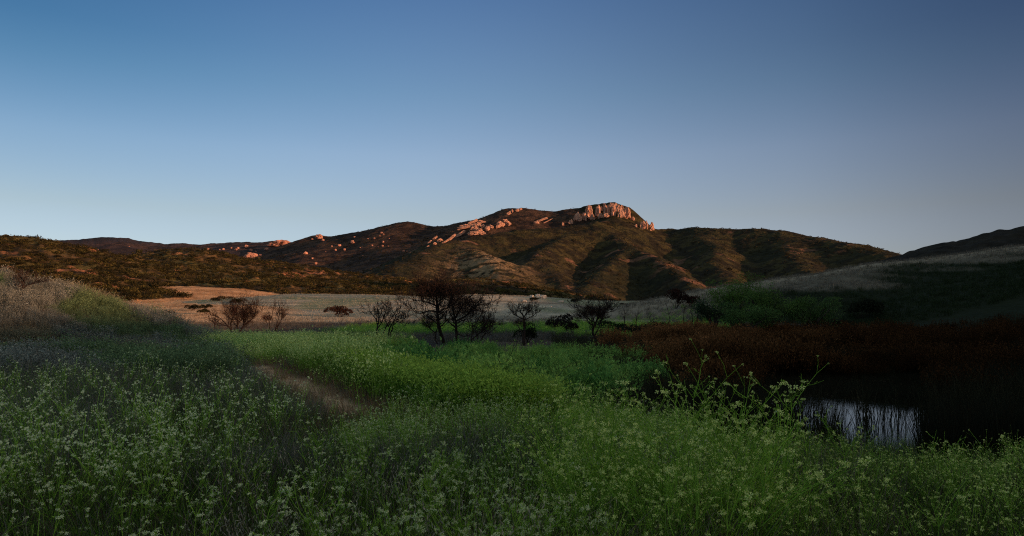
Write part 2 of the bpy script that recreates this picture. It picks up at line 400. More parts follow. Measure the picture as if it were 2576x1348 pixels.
# pinnacles of the summit cliff: centre x, top y, foot y, width in a close-up of the summit
PIN = [(265,570,632,52),(430,512,600,92),(575,380,540,140),(705,385,530,95),(790,232,492,125),(875,405,528,84),(985,228,432,108),(1045,395,482,86),(1060,238,335,50),(1120,210,330,60),(1150,232,420,90),(1150,392,474,112),(1205,225,425,60),(1250,180,310,56),(1300,188,434,92),(1352,175,260,60),(1405,235,372,96),(1460,318,474,110),(1482,236,330,60),(1580,285,484,118),(1640,305,464,52),(1700,450,525,70),(1770,608,664,42),(1910,556,702,92),(1995,560,708,46),(2095,588,734,90)]
for i, (x, t, f, w) in enumerate(PIN):
    px = (2200+x*.1941)/1.59; pt = (780+t*.1941)/1.59; pf = (780+f*.1941)/1.59
    h = hit(px, pf, 1400); s = h[1]/(F*K)
    H = (pf-pt)*s; Wd = w*.1941/1.59*s
    o = rock_mesh('rock_pinnacle', Wd*.60, Wd*.55, H*.74, i+1, jit(ROCK, .09), 4, 1.15, mat=M_rock, sink=.12, boxy=.42)
    o.location = (h[0], h[1]+Wd*.1, h[2]); o.rotation_euler = (0, 0, i*1.3)
    tall = 'tall' if H > 34 else ('squat' if H < 20 else 'slender' if Wd < 9 else 'broad')
    tag(o, f'{tall} orange sandstone pinnacle, {ORD[i]} from the left along the summit cliff', 'rock pinnacle', 'sandstone pinnacles of the summit cliff')
# big outcrops left of the summit, in the close-up of that ridge: x, y centre, length, thickness, tilt (deg)
OUT = [(1060,405,560,60,14,'long orange slab of the big outcrop just under its crest'),(1180,430,300,110,38,'broad ribbed orange slab at the peak of the big outcrop'),(1240,450,120,150,80,'upright buttress at the right end of the big outcrop'),(1200,525,360,80,2,'low fan of pale rock at the foot of the big outcrop'),
 (880,560,300,60,34,'stepped orange slab down the middle of the outcrop ridge'),(700,640,300,50,38,'thin pale slab low on the outcrop ridge'),(620,700,220,36,33,'lowest pale slab of the outcrop ridge touching the green shoulder'),
 (960,395,200,70,8,'flat orange ledge left of the outcrop peak'),(1120,320,240,60,22,'jagged orange ledge on the skyline over the outcrop'),(1190,285,70,50,30,'small orange crag standing highest over the outcrop'),(1310,320,220,50,-12,'orange ledge sloping down right from the outcrop crag'),
 (1320,390,110,90,30,'rounded orange boulder right of the ribbed slab'),(1400,440,120,90,60,'grey shaded boulder beside the dark gully'),(1470,400,90,90,60,'bluish shaded boulder at the gully edge'),
 (1640,350,130,130,50,'orange boulder at the left of the round boulder pile'),(1740,300,110,110,10,'domed top boulder of the round boulder pile'),(1800,340,90,90,60,'square boulder at the right of the boulder pile'),(1600,400,120,60,40,'low orange boulder at the foot of the boulder pile'),(1700,370,90,60,40,'small boulder wedged in the middle of the pile'),
 (1800,160,110,60,35,'slanting orange rock lowest of the skyline row'),(1865,112,64,64,30,'round orange knob on the skyline'),(1960,95,80,60,20,'orange skyline rock right of the round knob'),(2020,80,80,46,10,'orange rock at the top right end of the skyline row'),
 (420,620,150,44,35,'diagonal orange slab high in the left cluster of ledges'),(320,700,120,34,38,'narrow orange ledge at the left of the ledge cluster'),(420,720,80,60,60,'blocky orange rock in the middle of the ledge cluster'),(500,670,110,56,50,'orange ledge at the right of the ledge cluster'),(290,805,60,30,20,'small orange rock at the bottom of the ledge cluster'),(540,640,30,60,85,'thin upright orange rock in the ledge cluster'),
 (2400,300,330,40,22,'long pale slab running up to the saddle left of the summit'),(2320,325,120,60,0,'cracked grey block at the low end of the saddle slab'),(2480,340,330,20,27,'thin grey slab lowest on the saddle slope')]
for i, (x, y, w, t, rot, lab) in enumerate(OUT):
    px = (1650+x*.2135)/1.59; py = (820+y*.2135)/1.59
    h = hit(px, py+t*.2135/1.59*.4, 1200); s = h[1]/(F*K)*.2135/1.59
    o = rock_mesh('rock_outcrop', w*s*.52, t*s*.8, t*s*.62, 40+i, jit(ROCK, .06), 4, 0, rot=-math.radians(-rot), sink=.32, boxy=.5)
    o.location = tuple(h); tag(o, lab, 'rock outcrop', 'sandstone outcrops left of the summit')
# boulders dotted over the two left ridges (x, y, width) in two close-ups
B1 = [(600,218,16),(650,203,16),(775,195,28),(790,240,30),(850,235,28),(905,245,30),(1380,250,18),(1590,262,32),(1440,268,14),(1870,215,26),(2008,212,26),(1975,222,14),(2080,205,14),(2120,215,30),(2140,203,24),(2255,222,28),(2395,208,42),(1968,292,46),(2262,350,28),(2110,335,70),(2330,290,28),(2420,350,18),(2340,272,30),(2380,325,16),(2070,290,14),(705,208,12),(880,222,12),(1160,190,10),(2300,240,16),(2215,190,34)]
B2 = [(560,125,16),(655,132,28),(500,248,36),(805,178,30),(770,222,22),(560,300,20),(850,220,24),(415,368,26),(245,362,32),(305,366,26),(325,352,18),(592,343,26),(920,150,40),(940,105,24),(1060,125,16),(1115,122,20),(1180,70,24),(1200,82,16),(1165,95,14),(1195,150,22),(1190,185,20),(1150,195,14),(1240,188,14),(990,203,12),(1380,232,26),(1410,235,20),(1440,245,14),(735,190,16),(680,238,10),(150,210,40),(120,330,12),(152,318,12),(10,350,26),(1100,185,14),(1015,275,14),(1250,120,12)]
for (x, y, w), o900 in [(b, 0) for b in B1]+[(b, 1000) for b in B2]:
    px = (o900+x*.445)/1.59; py = (900+y*.445)/1.59
    h = hit(px, py+w*.12, 900); s = h[1]/(F*K)*.445/1.59
    o = rock_mesh('boulder', w*s*rng.uniform(.45,.75), w*s*.5, w*s*rng.uniform(.34,.58), x % 97+y, jit(ROCKR, .10), 3, sink=.2)
    o.location = tuple(h); o.rotation_euler = (0, 0, x)
    if (x, y) == (2395,208): lab = 'largest upright salmon boulder on the far ridge right of the dome'
    else: lab = ['salmon sandstone boulder bedded in the dark brush of the far left ridge', 'orange sandstone boulder scattered on the brushy slope left of the outcrops'][o900 > 0]
    tag(o, lab, 'boulder', None if 'largest' in lab else ['boulders on the far left ridge', 'boulders on the brushy middle slope'][o900 > 0])
for (px, py, w, hh, lab, seed) in [(630,648,44,17,'great ribbed salmon rock dome on the far left ridge',5),(703,614,66,11,'wide flat salmon slab on the skyline of the far ridge',8),(802,598,22,9,'jagged orange crag standing on the skyline above the brushy slope',13)]:
    h = hit(px, py+hh*.3, 1200); s = h[1]/(F*K)
    o = rock_mesh('rock_dome' if seed == 5 else 'rock_outcrop', w*s*.5, w*s*.35, hh*s*.9, seed, ROCKR, 4, .5 if seed == 5 else 0, sink=.3, boxy=.2); o.location = tuple(h); tag(o, lab, 'rock')
# pale rocks at the mouth of the valley
PR = [(1338,747,14,9,'pale grey rock at the left of the outcrop behind the dry field'),(1352,744,16,9,'pale grey rock in the middle of the outcrop behind the dry field'),(1366,748,20,11,'largest pale grey rock, at the right of the outcrop behind the dry field'),(1318,756,16,5,'low pale rock left of the grey outcrop'),(1410,757,18,5,'orange-edged rock right of the grey outcrop')]
for i, (px, py, w, hh, lab) in enumerate(PR):
    h = hit(px, py+3, 150); s = h[1]/(F*K)
    o = rock_mesh('rock', w*s*.55, w*s*.5, hh*s*.7, 70+i, (.5,.44,.36), 3, mat=M_rock2, sink=.25); o.location = tuple(h); tag(o, lab, 'rock', 'pale rocks behind the dry field')

# ------------------------------------------------------------------ shrubs
def shrub_proto(n, col, lsz, seed, flat=.75, twig=True):
    r = np.random.default_rng(seed); mb = MB()
    lobes = [(r.normal(size=3)*np.array([.38,.38,.12])+[0,0,.45*flat], r.uniform(.38,.62)) for _ in range(6)]
    for i in range(n):
        c, rad = lobes[r.integers(len(lobes))]
        d = r.normal(size=3); d /= np.linalg.norm(d); d[2] = abs(d[2])*.9-.15
        p = c+d*rad*r.uniform(.7, 1.05)*np.array([1,1,flat]); p[2] = max(p[2], .02)
        cc = np.array(col)*(1+r.normal()*.25)*(1.25 if r.random() < .2 else 1)
        leaf(mb, p, d+r.normal(size=3)*.6, lsz*r.uniform(.7,1.4), lsz*.6, np.clip(cc, 0, 1))
    if twig:
        for i in range(6):
            c, rad = lobes[i]; tube(mb, [[0,0,-.1], c*[.5,.5,.4], c], .04, .015, (.04,.03,.02))
    return mb.arrays()
SH_D = [shrub_proto(260, (.040,.034,.016), .17, s) for s in range(3)]
SH_O = [shrub_proto(260, (.085,.065,.022), .17, s+10) for s in range(3)]
SH_F = [shrub_proto(46, (.045,.036,.016), .38, s+20, twig=False) for s in range(3)]+[shrub_proto(46, (.09,.07,.022), .38, s+30, twig=False) for s in range(2)]
def mk(name, arr, mat): return mesh_from(name, arr[0], arr[1], arr[2], mat)
def spread(n, u0, u1, y0, y1, keep=None, power=0):
    u = rng.uniform(u0, u1, n); Y = np.exp(rng.uniform(math.log(y0), math.log(y1), n)); X = u*Y
    if keep is not None: m = keep(X, Y); X = X[m]; Y = Y[m]
    Z = height(X, Y); return np.stack([X, Y, Z], 1)
# far brush: one mass
u = rng.uniform(-.82, .82, 60000); Y = rng.uniform(170, 640, 60000); X = u*Y
Z, G = height(X, Y, True); ids = list(GROUPS)
m = (G == ids.index('hills')+1) & (fbm(X/22, Y/16, 3, 51) > .40); P = np.stack([X, Y, Z], 1)[m][:15000]
near = np.argsort(np.hypot(P[:, 0], P[:, 1]))
stamp('chaparral', SH_F, P, rng.lognormal(.15, .35, len(P)), M_leaf, 1+rng.normal(size=(len(P), 1))*.25*np.array([[1,.9,.7]]), .05, 'dark low brush covering the rolling hills behind the dry field', 'brush')
# the mountain's brush, big enough to break up its slopes
u = rng.uniform(-.80, .62, 42000); Y = rng.uniform(850, 2000, 42000); X = u*Y
Z, G = height(X, Y, True); m = (G >= 1) & (G <= 3) & (fbm(X/60, Y/60, 3, 52) > .44); P = np.stack([X, Y, Z], 1)[m][:8000]
stamp('mountain_scrub', [shrub_proto(14, (.05,.04,.02), .7, 60+s, .6, False) for s in range(4)], P, rng.lognormal(.45, .35, len(P)), M_leaf, 1+rng.normal(size=(len(P), 1))*.3, .05, 'dark scrub dotting the mountain slopes below the cliffs', 'brush')
# individually placed shrubs on the nearer lit slopes
pts = []
while len(pts) < 230:
    px = rng.uniform(0, 1300); py = rng.uniform(630, 760)
    h = hit(px, py, 120)
    g = height(h[:1], h[1:2], True)[1][0]
    if 150 < h[1] < 600 and ids[g-1] in ('hills',) and g > 0: pts.append(h)
pts.sort(key=lambda h: h[1])
protos = [mk('shrub', a, M_leaf) for a in SH_D+SH_O]
for i, h in enumerate(pts):
    p = protos[i % 6]; o = p if i < 6 else p.copy()
    if i >= 6: C.objects.link(o)
    s = rng.uniform(1.2, 2.4); o.location = tuple(h); o.scale = (s*1.2, s*1.2, s*.8); o.rotation_euler = (0, 0, rng.uniform(0, 6))
    dark_leaved = i % 6 < 3  # dark-leaved kind; the rest are olive brown
    tag(o, 'rounded dark evergreen shrub growing on the rolling brush hills' if dark_leaved else 'olive brown rounded shrub growing on the rolling brush hills', 'shrub', 'dark shrubs on the brush hills' if dark_leaved else 'olive shrubs on the brush hills')
def big_shrub(px, pyb, w, hh, lab, col, n=2200, name='shrub', ymin=100, burnt=False, lsz=.10):
    h = hit(px, pyb, ymin); s = h[1]/(F*K)
    t = empty(name, h, lab, 'shrub')
    a = shrub_proto(n, col, lsz, int(px), .75, False); m = mk('foliage', a, M_leaf); m.parent = t; m.scale = (w*s*.56, w*s*.5, hh*s*1.4)
    mb = MB()
    for i in range(7):
        d = rv()*[.35,.35,0]; tube(mb, [[0,0,-.2], d*.5*w*s*.5+[0,0,hh*s*.25], d*w*s*.6+[0,0,hh*s*.6]], .06, .02, (.05,.035,.025))
    mb.build('stem', M_bark, t); return t
DK = (.035,.032,.015); BR = (.060,.028,.018)
for a in [(855,798,56,23,'round reddish brown shrub alone on the pale dry field',BR),(412,802,50,16,'flat dark shrub at the near edge of the orange slope',DK),(487,781,30,15,'dark shrub standing left of two others on the orange slope',DK),(516,778,26,12,'dark shrub between two others on the orange slope',DK),
          (517,791,30,13,'lowest dark shrub of the trio on the orange slope',(.05,.045,.02)),(590,762,44,13,'wide dark shrub where orange slope meets the brush hill',DK),(550,757,30,10,'dark shrub at the left of the orange slope rim',DK),(334,752,24,10,'dark shrub at the upper left of the orange slope',DK),
          (345,777,14,6,'small dark shrub low on the left of the orange slope',DK),(1445,760,26,8,'dark shrub right of the pale rocks',DK),(1340,757,28,8,'dark shrub in front of the pale rocks',DK),(1568,768,22,5,'low brown shrub on the crest of the right dry mound',BR)]:
    big_shrub(*a)
for a in [(1400,832,60,36,'dark purplish dead brush clump behind the green meadow',(.030,.022,.018)),(1437,838,52,30,'burnt brush clump left of the right-hand bare tree',(.028,.020,.017)),(1326,862,56,42,'dense black-green bush at the foot of the forked bare tree',(.018,.026,.012)),(880,862,50,26,'dark bush in the green meadow left of the bare trees',(.02,.028,.014)),
          (1700,776,60,40,'burnt dark thicket at the left of the willows',(.035,.018,.014)),(1735,772,34,34,'reddish burnt bush beside the willows',(.05,.022,.016)),(1545,838,70,30,'dark green bush in the meadow beyond the right-hand bare tree',(.022,.034,.014)),(1600,850,80,30,'dark grey bush at the edge of the rust-coloured reeds',(.028,.028,.018)),(1660,836,60,26,'dark bush under the leaning burnt stems',(.022,.03,.014)),
          (2160,800,130,40,'black-green bush at the foot of the grassy hill',(.018,.022,.012)),(2120,826,90,22,'low dark bush right of the willows',(.02,.024,.012))]:
    big_shrub(*a, n=1600, ymin=30, lsz=.09)

# ------------------------------------------------------------------ bare trees
def grow(mb, p, d, L, r, depth, col, spread_=.55, up=.12, bend=.22, rmin=.010):
    n = 4; pts = [np.array(p, float)]; d = np.array(d, float); d /= np.linalg.norm(d)
    for i in range(n):
        d = d+rv(bend)+[0,0,up]; d /= np.linalg.norm(d); pts.append(pts[-1]+d*L/n)
    tube(mb, pts, r, max(r*.55, rmin*.8), col, 3)
    if depth <= 0: return
    for k in range(rng.integers(3, 5)):
        j = rng.integers(1, n+1); dd = d+rv(spread_)
        grow(mb, pts[j], dd, L*rng.uniform(.5, .78), max(r*.55, rmin), depth-1, col, spread_, up, bend, rmin)
def smooth_path(P, n=4):
    P = np.array(P); t = np.linspace(0, len(P)-1, (len(P)-1)*n+1); i = np.minimum(t.astype(int), len(P)-2); f = (t-i)[:, None]
    P0 = P[np.maximum(i-1, 0)]; P1 = P[i]; P2 = P[i+1]; P3 = P[np.minimum(i+2, len(P)-1)]
    return .5*(2*P1+(P2-P0)*f+(2*P0-5*P1+4*P2-P3)*f*f+(3*P1-P0-3*P2+P3)*f**3)
def bare_tree(lab, Y, stems, r0, twigs, col=(.040,.026,.020), L=1.1, depth=2, name='bare_tree', cloud=None, cat='tree', spread_=.55, group=None, rmin=.012):
    """stems: list of (path, radius scale, twig density); each path is the run of one stem or limb"""
    b = W3(*stems[0][0][0], Y); b[2] = gz(b[0], b[1])
    t = empty(name, b, lab, cat, group)
    tr = MB(); br = MB()
    for k, (path, rs, dens) in enumerate(stems):
        w = rng.uniform(-.5, .5) if k else 0
        P = [W3(x, y, Y) for x, y in path]
        if path[0][1] > stems[0][0][0][1]-14 and k == 0 or dens < 0: P.insert(0, np.array([P[0][0], P[0][1], gz(P[0][0], P[0][1])-.2]))
        for q, pt in enumerate(P): pt[1] += w*q/len(P)*1.6
        P = smooth_path([x-b for x in P]); n = len(P)
        tube(tr if (k == 0 or dens < 0) else br, P, r0*rs, r0*rs*.32, jit(col, .1), 5)
        for q in range(int(twigs*abs(dens))):
            j = int(n*rng.uniform(.35, 1)); j = min(j, n-1)
            d = P[j]-P[max(j-2, 0)]; d = d/(np.linalg.norm(d)+1e-6)+rv(.8); d[2] = abs(d[2])*.8
            grow(br, P[j], d, L*rng.uniform(.6, 1.2), r0*rs*.28+.006, depth, col, spread_, rmin=rmin)
    tr.build('trunk', M_bark, t)
    if br.n: br.build('branches', M_bark, t)
    if cloud:
        cl = MB()
        for (cx, cy, wx, wy, n, cc) in cloud:
            c = W3(cx, cy, Y)-b; s = Y/(F*K)
            for i in range(n):
                d = rng.normal(size=3); d = d/np.linalg.norm(d)*rng.random()**.4
                p = c+d*[wx*s, wx*s*.8, wy*s]; ribbon(cl, [p, p+rv(.12)+[0,0,.05], p+rv(.2)+[0,0,.1]], .016, .008, jit(cc, .2))
        cl.build('dead_twigs', M_bark, t)
    return t
DEADC = (.045,.026,.020)
bare_tree('tallest charred tree with a crooked trunk and wide flat bare crown', 58, [
    ([(1118,866),(1109,840),(1102,809),(1100,784),(1099,765),(1098,746),(1094,722)],1,1.6),
    ([(1099,784),(1080,782),(1060,788),(1045,785)],.45,1), ([(1099,770),(1083,763),(1060,757),(1040,757)],.45,1.2),
    ([(1105,786),(1115,778),(1127,773),(1142,742),(1160,722)],.5,1.2), ([(1098,748),(1083,736),(1064,714)],.4,1.2), ([(1099,742),(1112,726),(1118,709)],.35,1.2),
    ([(1101,796),(1112,786),(1122,790)],.3,.7),([(1102,809),(1108,800),(1120,806)],.3,.6),([(1099,760),(1120,745),(1132,725)],.3,1)], .19, 9, L=1.3,
    cloud=[(1085,733,46,26,2800,DEADC),(1128,738,38,26,1500,DEADC)])
bare_tree('straight-trunked charred tree with drooping bare limbs, right of the tallest one', 57, [
    ([(1150,866),(1148,836),(1147,813),(1142,791),(1137,761),(1135,739)],1,1.4), ([(1147,808),(1172,795),(1187,781),(1202,769),(1232,763)],.6,1.2),
    ([(1172,795),(1190,772),(1210,752),(1218,740)],.35,1),([(1147,800),(1162,770),(1178,750),(1190,742)],.4,1),([(1147,815),(1165,806),(1180,812)],.4,1),([(1146,822),(1130,812),(1118,806)],.35,.8),
    ([(1148,838),(1170,846),(1192,838)],.28,.6),([(1144,800),(1155,780),(1168,766)],.3,1)], .15, 9, L=1.2, cloud=[(1160,770,38,28,2000,DEADC),(1195,775,30,26,900,DEADC)])
bare_tree('low bare thicket leaning right at the foot of the two charred trees', 55, [
    ([(1172,870),(1187,855),(1209,836),(1228,822),(1243,817)],1,1.3), ([(1187,871),(1188,836),(1202,806),(1212,787)],.6,-1.2), ([(1209,836),(1222,812),(1228,798)],.5,1),([(1205,872),(1212,850),(1222,838)],.6,-.9)], .09, 9, L=.95, cloud=[(1218,812,26,22,700,DEADC)], name='bare_shrub', cat='shrub')
bare_tree('thin forked bare sapling left of the tallest charred tree', 57, [
    ([(1103,872),(1096,855),(1094,838),(1082,826),(1068,811)],1,1.2), ([(1094,838),(1100,826),(1100,808)],.8,1),([(1082,826),(1074,806),(1078,795)],.5,1)], .07, 8, L=.85, cloud=[(1085,812,24,16,500,DEADC)])
bare_tree('bare tree growing from a bent fallen log in the meadow', 56, [
    ([(958,868),(957,855),(947,849),(933,847),(928,841)],1.6,.15), ([(949,848),(948,828),(951,811),(952,793),(949,776)],.8,1), ([(949,827),(960,812),(967,793),(974,776)],.55,1),
    ([(949,810),(943,799),(930,784)],.45,1), ([(958,853),(964,841),(967,831),(977,811),(989,793),(997,778)],.7,1),([(950,832),(962,826),(974,822)],.35,.5),([(952,800),(960,788),(962,775)],.3,.8)], .10, 6, L=.75, col=(.03,.024,.02))
bare_tree('twin-stemmed bare tree close right of the bent log tree', 57, [
    ([(976,869),(978,840),(981,824),(993,803),(995,793),(1007,786)],1,1), ([(984,869),(983,840),(987,828),(993,808)],.8,-.8), ([(978,822),(969,808),(966,796)],.6,1), ([(997,804),(1017,800),(1025,798)],.5,1),([(995,806),(1010,814),(1016,822)],.4,1),([(995,795),(988,782),(984,774)],.4,1)], .085, 6, L=.75, col=(.03,.024,.02))
bare_tree('broad many-stemmed charred bush at the left behind the yellow-green mound', 72, [
    ([(604,832),(619,814),(634,803),(644,782)],1,1.2), ([(604,831),(610,818),(607,787),(605,768)],1,-1.4), ([(581,829),(573,817),(565,806),(556,797)],.8,-1.2), ([(581,828),(579,811),(586,795),(581,774)],.8,-1.4), ([(598,828),(596,805),(593,778)],.8,-1.4), ([(634,803),(636,788),(628,770)],.5,1.2),([(590,829),(603,808),(618,790),(622,768)],.6,-1.4)], .11, 9, L=1.2,
    name='bare_shrub', cat='shrub', cloud=[(595,785,40,24,1900,(.040,.020,.015)),(625,790,24,20,500,(.040,.025,.018))])
bare_tree('small slanting bare shrub right of the broad charred bush', 78, [
    ([(693,827),(700,803),(705,782)],1,1.2), ([(698,827),(709,807),(721,789)],1,-1.2), ([(679,828),(679,811),(686,793),(687,782)],.8,-1)], .08, 8, L=1.0, name='bare_shrub', cat='shrub', cloud=[(670,801,15,8,500,(.07,.026,.018)),(712,790,16,12,200,DEADC)])
bare_tree('little broken bare shrub left of the broad charred bush', 78, [([(540,822),(538,812),(528,806)],1,1), ([(542,822),(548,810),(556,805)],.8,-1)], .08, 4, L=.7, name='bare_shrub', cat='shrub')
bare_tree('forked bare tree rising from a dense dark bush', 56, [
    ([(1319,830),(1318,804),(1316,794),(1309,784),(1308,776)],1,1.1), ([(1317,798),(1326,788),(1334,780)],.6,1), ([(1318,806),(1336,797),(1348,789)],.5,1),([(1316,802),(1303,796),(1296,788)],.5,1)], .11, 8, L=.75, cloud=[(1310,812,22,10,350,DEADC)])
bare_tree('leaning dead pole propped left of the dark bush', 55, [([(1314,840),(1305,824),(1296,808)],1,.2)], .06, 3, L=.5, name='dead_pole', cat='dead branch', depth=1)
bare_tree('right-hand bare tree with a fan of upright twigs and split trunk', 56, [
    ([(1490,868),(1495,848),(1491,837),(1494,821),(1501,808),(1505,792),(1508,770)],1,1.5), ([(1495,848),(1500,836),(1506,822),(1510,806)],.5,1.2),([(1505,799),(1518,789),(1547,783)],.4,1),([(1500,806),(1512,790),(1524,776)],.4,1.2),([(1496,816),(1492,796),(1486,772)],.4,1.2),([(1493,822),(1478,806),(1456,778)],.35,1.4),([(1495,850),(1508,853),(1520,856)],.4,.3)], .14, 9, L=1.0,
    cloud=[(1490,784,36,14,1100,(.040,.020,.015)),(1462,792,22,14,300,DEADC)])
for k, (path, lab) in enumerate([([(1571,806),(1572,790),(1568,776)],'short burnt stem, leftmost of the row behind the meadow'),([(1601,820),(1600,806),(1608,780)],'burnt stem leaning right in the row behind the meadow'),([(1636,824),(1637,810),(1634,798)],'short thick burnt stump in the row behind the meadow'),([(1680,824),(1684,800),(1676,764)],'tall thin burnt stem leaning left before the dry mound'),([(1742,800),(1738,780),(1748,758)],'burnt stem standing in front of the willows'),([(1720,796),(1722,775),(1716,756)],'burnt stem at the edge of the dark thicket'),([(1755,790),(1760,765),(1758,742)],'burnt stem touching the left side of the willows')]):
    bare_tree(lab, 66+k*3, [(path,1,1),([path[1], (path[1][0]+9, path[1][1]-9)],.5,.6)], .055, 3, L=.5, depth=1, name='burnt_stem', cat='dead tree')
bare_tree('small forked bare shrub on the crest of the near left bank', 36, [([(58,735),(57,722),(62,708),(50,698)],1,1),([(58,724),(70,716),(88,711)],.8,1),([(58,728),(48,714),(44,706)],.7,1)], .05, 7, L=.5, name='bare_shrub', cat='shrub', rmin=.008)
bare_tree('low black twiggy dead bush in the dip before the tall flowers', 17, [([(1262,1040),(1258,1010),(1240,985)],1,1.3),([(1264,1040),(1285,1012),(1310,990)],1,-1.3),([(1268,1042),(1300,1024),(1340,1008)],.9,-1.2),([(1262,1030),(1265,1000),(1272,970)],.8,1)], .022, 9, L=.7, name='dead_bush', cat='shrub', col=(.03,.022,.018), rmin=.005)

# ------------------------------------------------------------------ willows
def willow(px, pyb, pyt, w, Y, lab, col, n=5200):
    b = W3(px, pyb, Y); b[2] = gz(b[0], b[1]); s = Y/(F*K); top = CZ-(pyt/K-306)/F*Y; H = top-b[2]; R = w*s*.5
    t = empty('willow_tree', b, lab, 'tree'); tr = MB(); lv = MB()
    tips = []
    for i in range(9):
        a = rng.uniform(0, 6.28); q = rng.uniform(.35, .9); e = np.array([math.cos(a)*R*q, math.sin(a)*R*q*.8, H*rng.uniform(.45, .85)])
        P = smooth_path([np.zeros(3)-[0,0,.2], e*[.2,.2,.35]+rv(.1), e*[.6,.6,.75]+rv(.2), e]); tube(tr, P, .16, .03, (.07,.055,.04), 5); tips += [P[-1], P[-5], P[-3]]
        for k in range(4):
            f = e+rv(R*.22); tube(tr, [P[-4], (P[-4]+f)/2+rv(.1), f], .03, .012, (.06,.05,.035)); tips.append(f)
    tr.build('trunk', M_bark, t)
    tips = np.array(tips); rad = rng.uniform(.09, .21, len(tips))*R+.25
    for i in range(n):
        k = rng.integers(len(tips)); d = rng.normal(size=3); d /= np.linalg.norm(d)
        p = tips[k]+d*rad[k]*rng.random()**.35*[1.15,1.15,.9]; p[2] = np.clip(p[2], .1, H*1.02)
        cc = np.array(col)*(1+.25*math.sin(k*2.3))*(1+rng.normal()*.22)
        leaf(lv, p, [d[0]*.5, d[1]*.5, -.2+rng.normal()*.6], rng.uniform(.16,.30), .075, np.clip(cc, 0, 1))
    lv.build('crown', M_leaf, t)
willow(1848, 812, 684, 120, 78, 'tall green willow, highest crown of the clump under the grassy hill', (.11,.19,.04))
willow(1935, 815, 712, 165, 74, 'wide willow in the middle of the clump under the grassy hill', (.10,.17,.04), 6500)
willow(2045, 818, 752, 140, 72, 'low spreading willow at the right end of the clump', (.08,.135,.04))
willow(1795, 818, 752, 90, 76, 'small willow at the left end of the clump beside burnt stems', (.038,.062,.03), 3500)
willow(1885, 822, 765, 130, 68, 'low leafy willow in front of the tallest willow', (.08,.14,.04), 4200)

# ------------------------------------------------------------------ ground cover prototypes
def grass_proto(n, h, w, spr, cols, lean=.35, segs=2):
    mb = MB()
    for i in range(n):
        a = rng.uniform(0, 6.28); r = spr*rng.random()**.5; p = np.array([math.cos(a)*r, math.sin(a)*r, 0])
        hh = h*rng.uniform(.5, 1.15); d = rv(lean)*[1,1,0]
        P = [p, p+d*hh*.35+[0,0,hh*.55], p+d*hh+[0,0,hh]]
        ribbon(mb, P, w, w*.2, jit(cols[rng.integers(len(cols))], .18))
    return mb.arrays()
def head(mb, p, s, nf, petal, bud, detail=True):
    """a loose head of small four-petalled flowers round a few buds"""
    for i in range(nf):
        c = p+rv(s*.33)*[1,1,.6]; nrm = rv(.6)+[0,0,.8]; nrm /= np.linalg.norm(nrm)
        a = np.cross(nrm, [1,.2,.1]); a /= np.linalg.norm(a); b = np.cross(nrm, a); r = s*.29
        if detail:
            for k in range(4):
                t = k*math.pi/2+rng.uniform(-.2,.2); e = a*math.cos(t)+b*math.sin(t); f = -a*math.sin(t)+b*math.cos(t)
                mb.add([c, c+e*r+f*r*.45, c+e*r*1.15+nrm*r*.2, c+e*r-f*r*.45], [(0,1,2),(0,2,3)], jit(petal, .08))
        else:
            mb.add([c+a*r, c+b*r, c-a*r, c-b*r], [(0,1,2),(0,2,3)], jit(petal, .08))
    for i in range(3 if detail else 1): leaf(mb, p+rv(s*.2), rv(.5)+[0,0,1], s*.5, s*.25, jit(bud, .1))
STEM = (.29,.46,.06); PET = (.82,.83,.46); PETY = (.80,.84,.28); BUD = (.28,.42,.06); LEAFC = (.055,.12,.02)
def flower_plant(h, nb, fs, nf, petal, spread_=.5, th=.0055, detail=True, parts=True, leaves=10, col=STEM):
    st = MB(); fl = MB()
    main = [np.zeros(3)]; d = np.array([rng.normal()*.12, rng.normal()*.12, 1.])
    n = 7
    for i in range(n): d = d+rv(.10)+[0,0,.03]; d /= np.linalg.norm(d); main.append(main[-1]+d*h*.8/n)
    main = np.array(main)
    T_ = (lambda P, a, b: tube(st, P, a, b, jit(col, .15))) if detail else (lambda P, a, b: ribbon(st, P, a*2.4, b*2.4, jit(col, .15)))
    T_(main, th, th*.5); tips = [main[-1]]
    for i in range(nb):
        j = rng.integers(1, n); a = rng.uniform(0, 6.28); dd = np.array([math.cos(a)*spread_*1.3, math.sin(a)*spread_*1.3, .8]); L = h*rng.uniform(.25, .6)
        P = [main[j]]
        for k in range(4): dd = dd+rv(.13)+[0,0,.10]; dd /= np.linalg.norm(dd); P.append(P[-1]+dd*L/4)
        T_(np.array(P), th*.7, th*.35); tips.append(P[-1])
        for q in range(2 if detail else 1):
            e = dd+rv(.55); e[2] = abs(e[2]); e /= np.linalg.norm(e); b0 = P[rng.integers(1, 4)]; b1 = b0+e*L*rng.uniform(.25, .5)
            T_(np.array([b0, (b0+b1)/2+rv(.008), b1]), th*.5, th*.3); tips.append(b1)
            for m in range(3 if detail else 0):     # seed pods
                f = b0+(b1-b0)*rng.uniform(.2,.9); leaf(st, f, e+rv(.6), .035, .006, jit(col, .15))
    for i in range(leaves):
        j = rng.integers(0, 4); a = rng.uniform(0, 6.28); leaf(st, main[j]*rng.uniform(.4, 1), [math.cos(a), math.sin(a), rng.uniform(0,.8)], h*rng.uniform(.10,.2), h*.035, jit(LEAFC, .2))
    for p in tips:
        if rng.random() < (.62 if detail else .75): head(fl, p, fs*rng.uniform(.4, 1.3), nf, petal, BUD, detail)
    if parts: return st, fl
    V1, T1, c1 = st.arrays(); V2, T2, c2 = fl.arrays()
    return np.vstack([V1, V2]), np.vstack([T1, T2+len(V1)]), np.vstack([c1, c2])
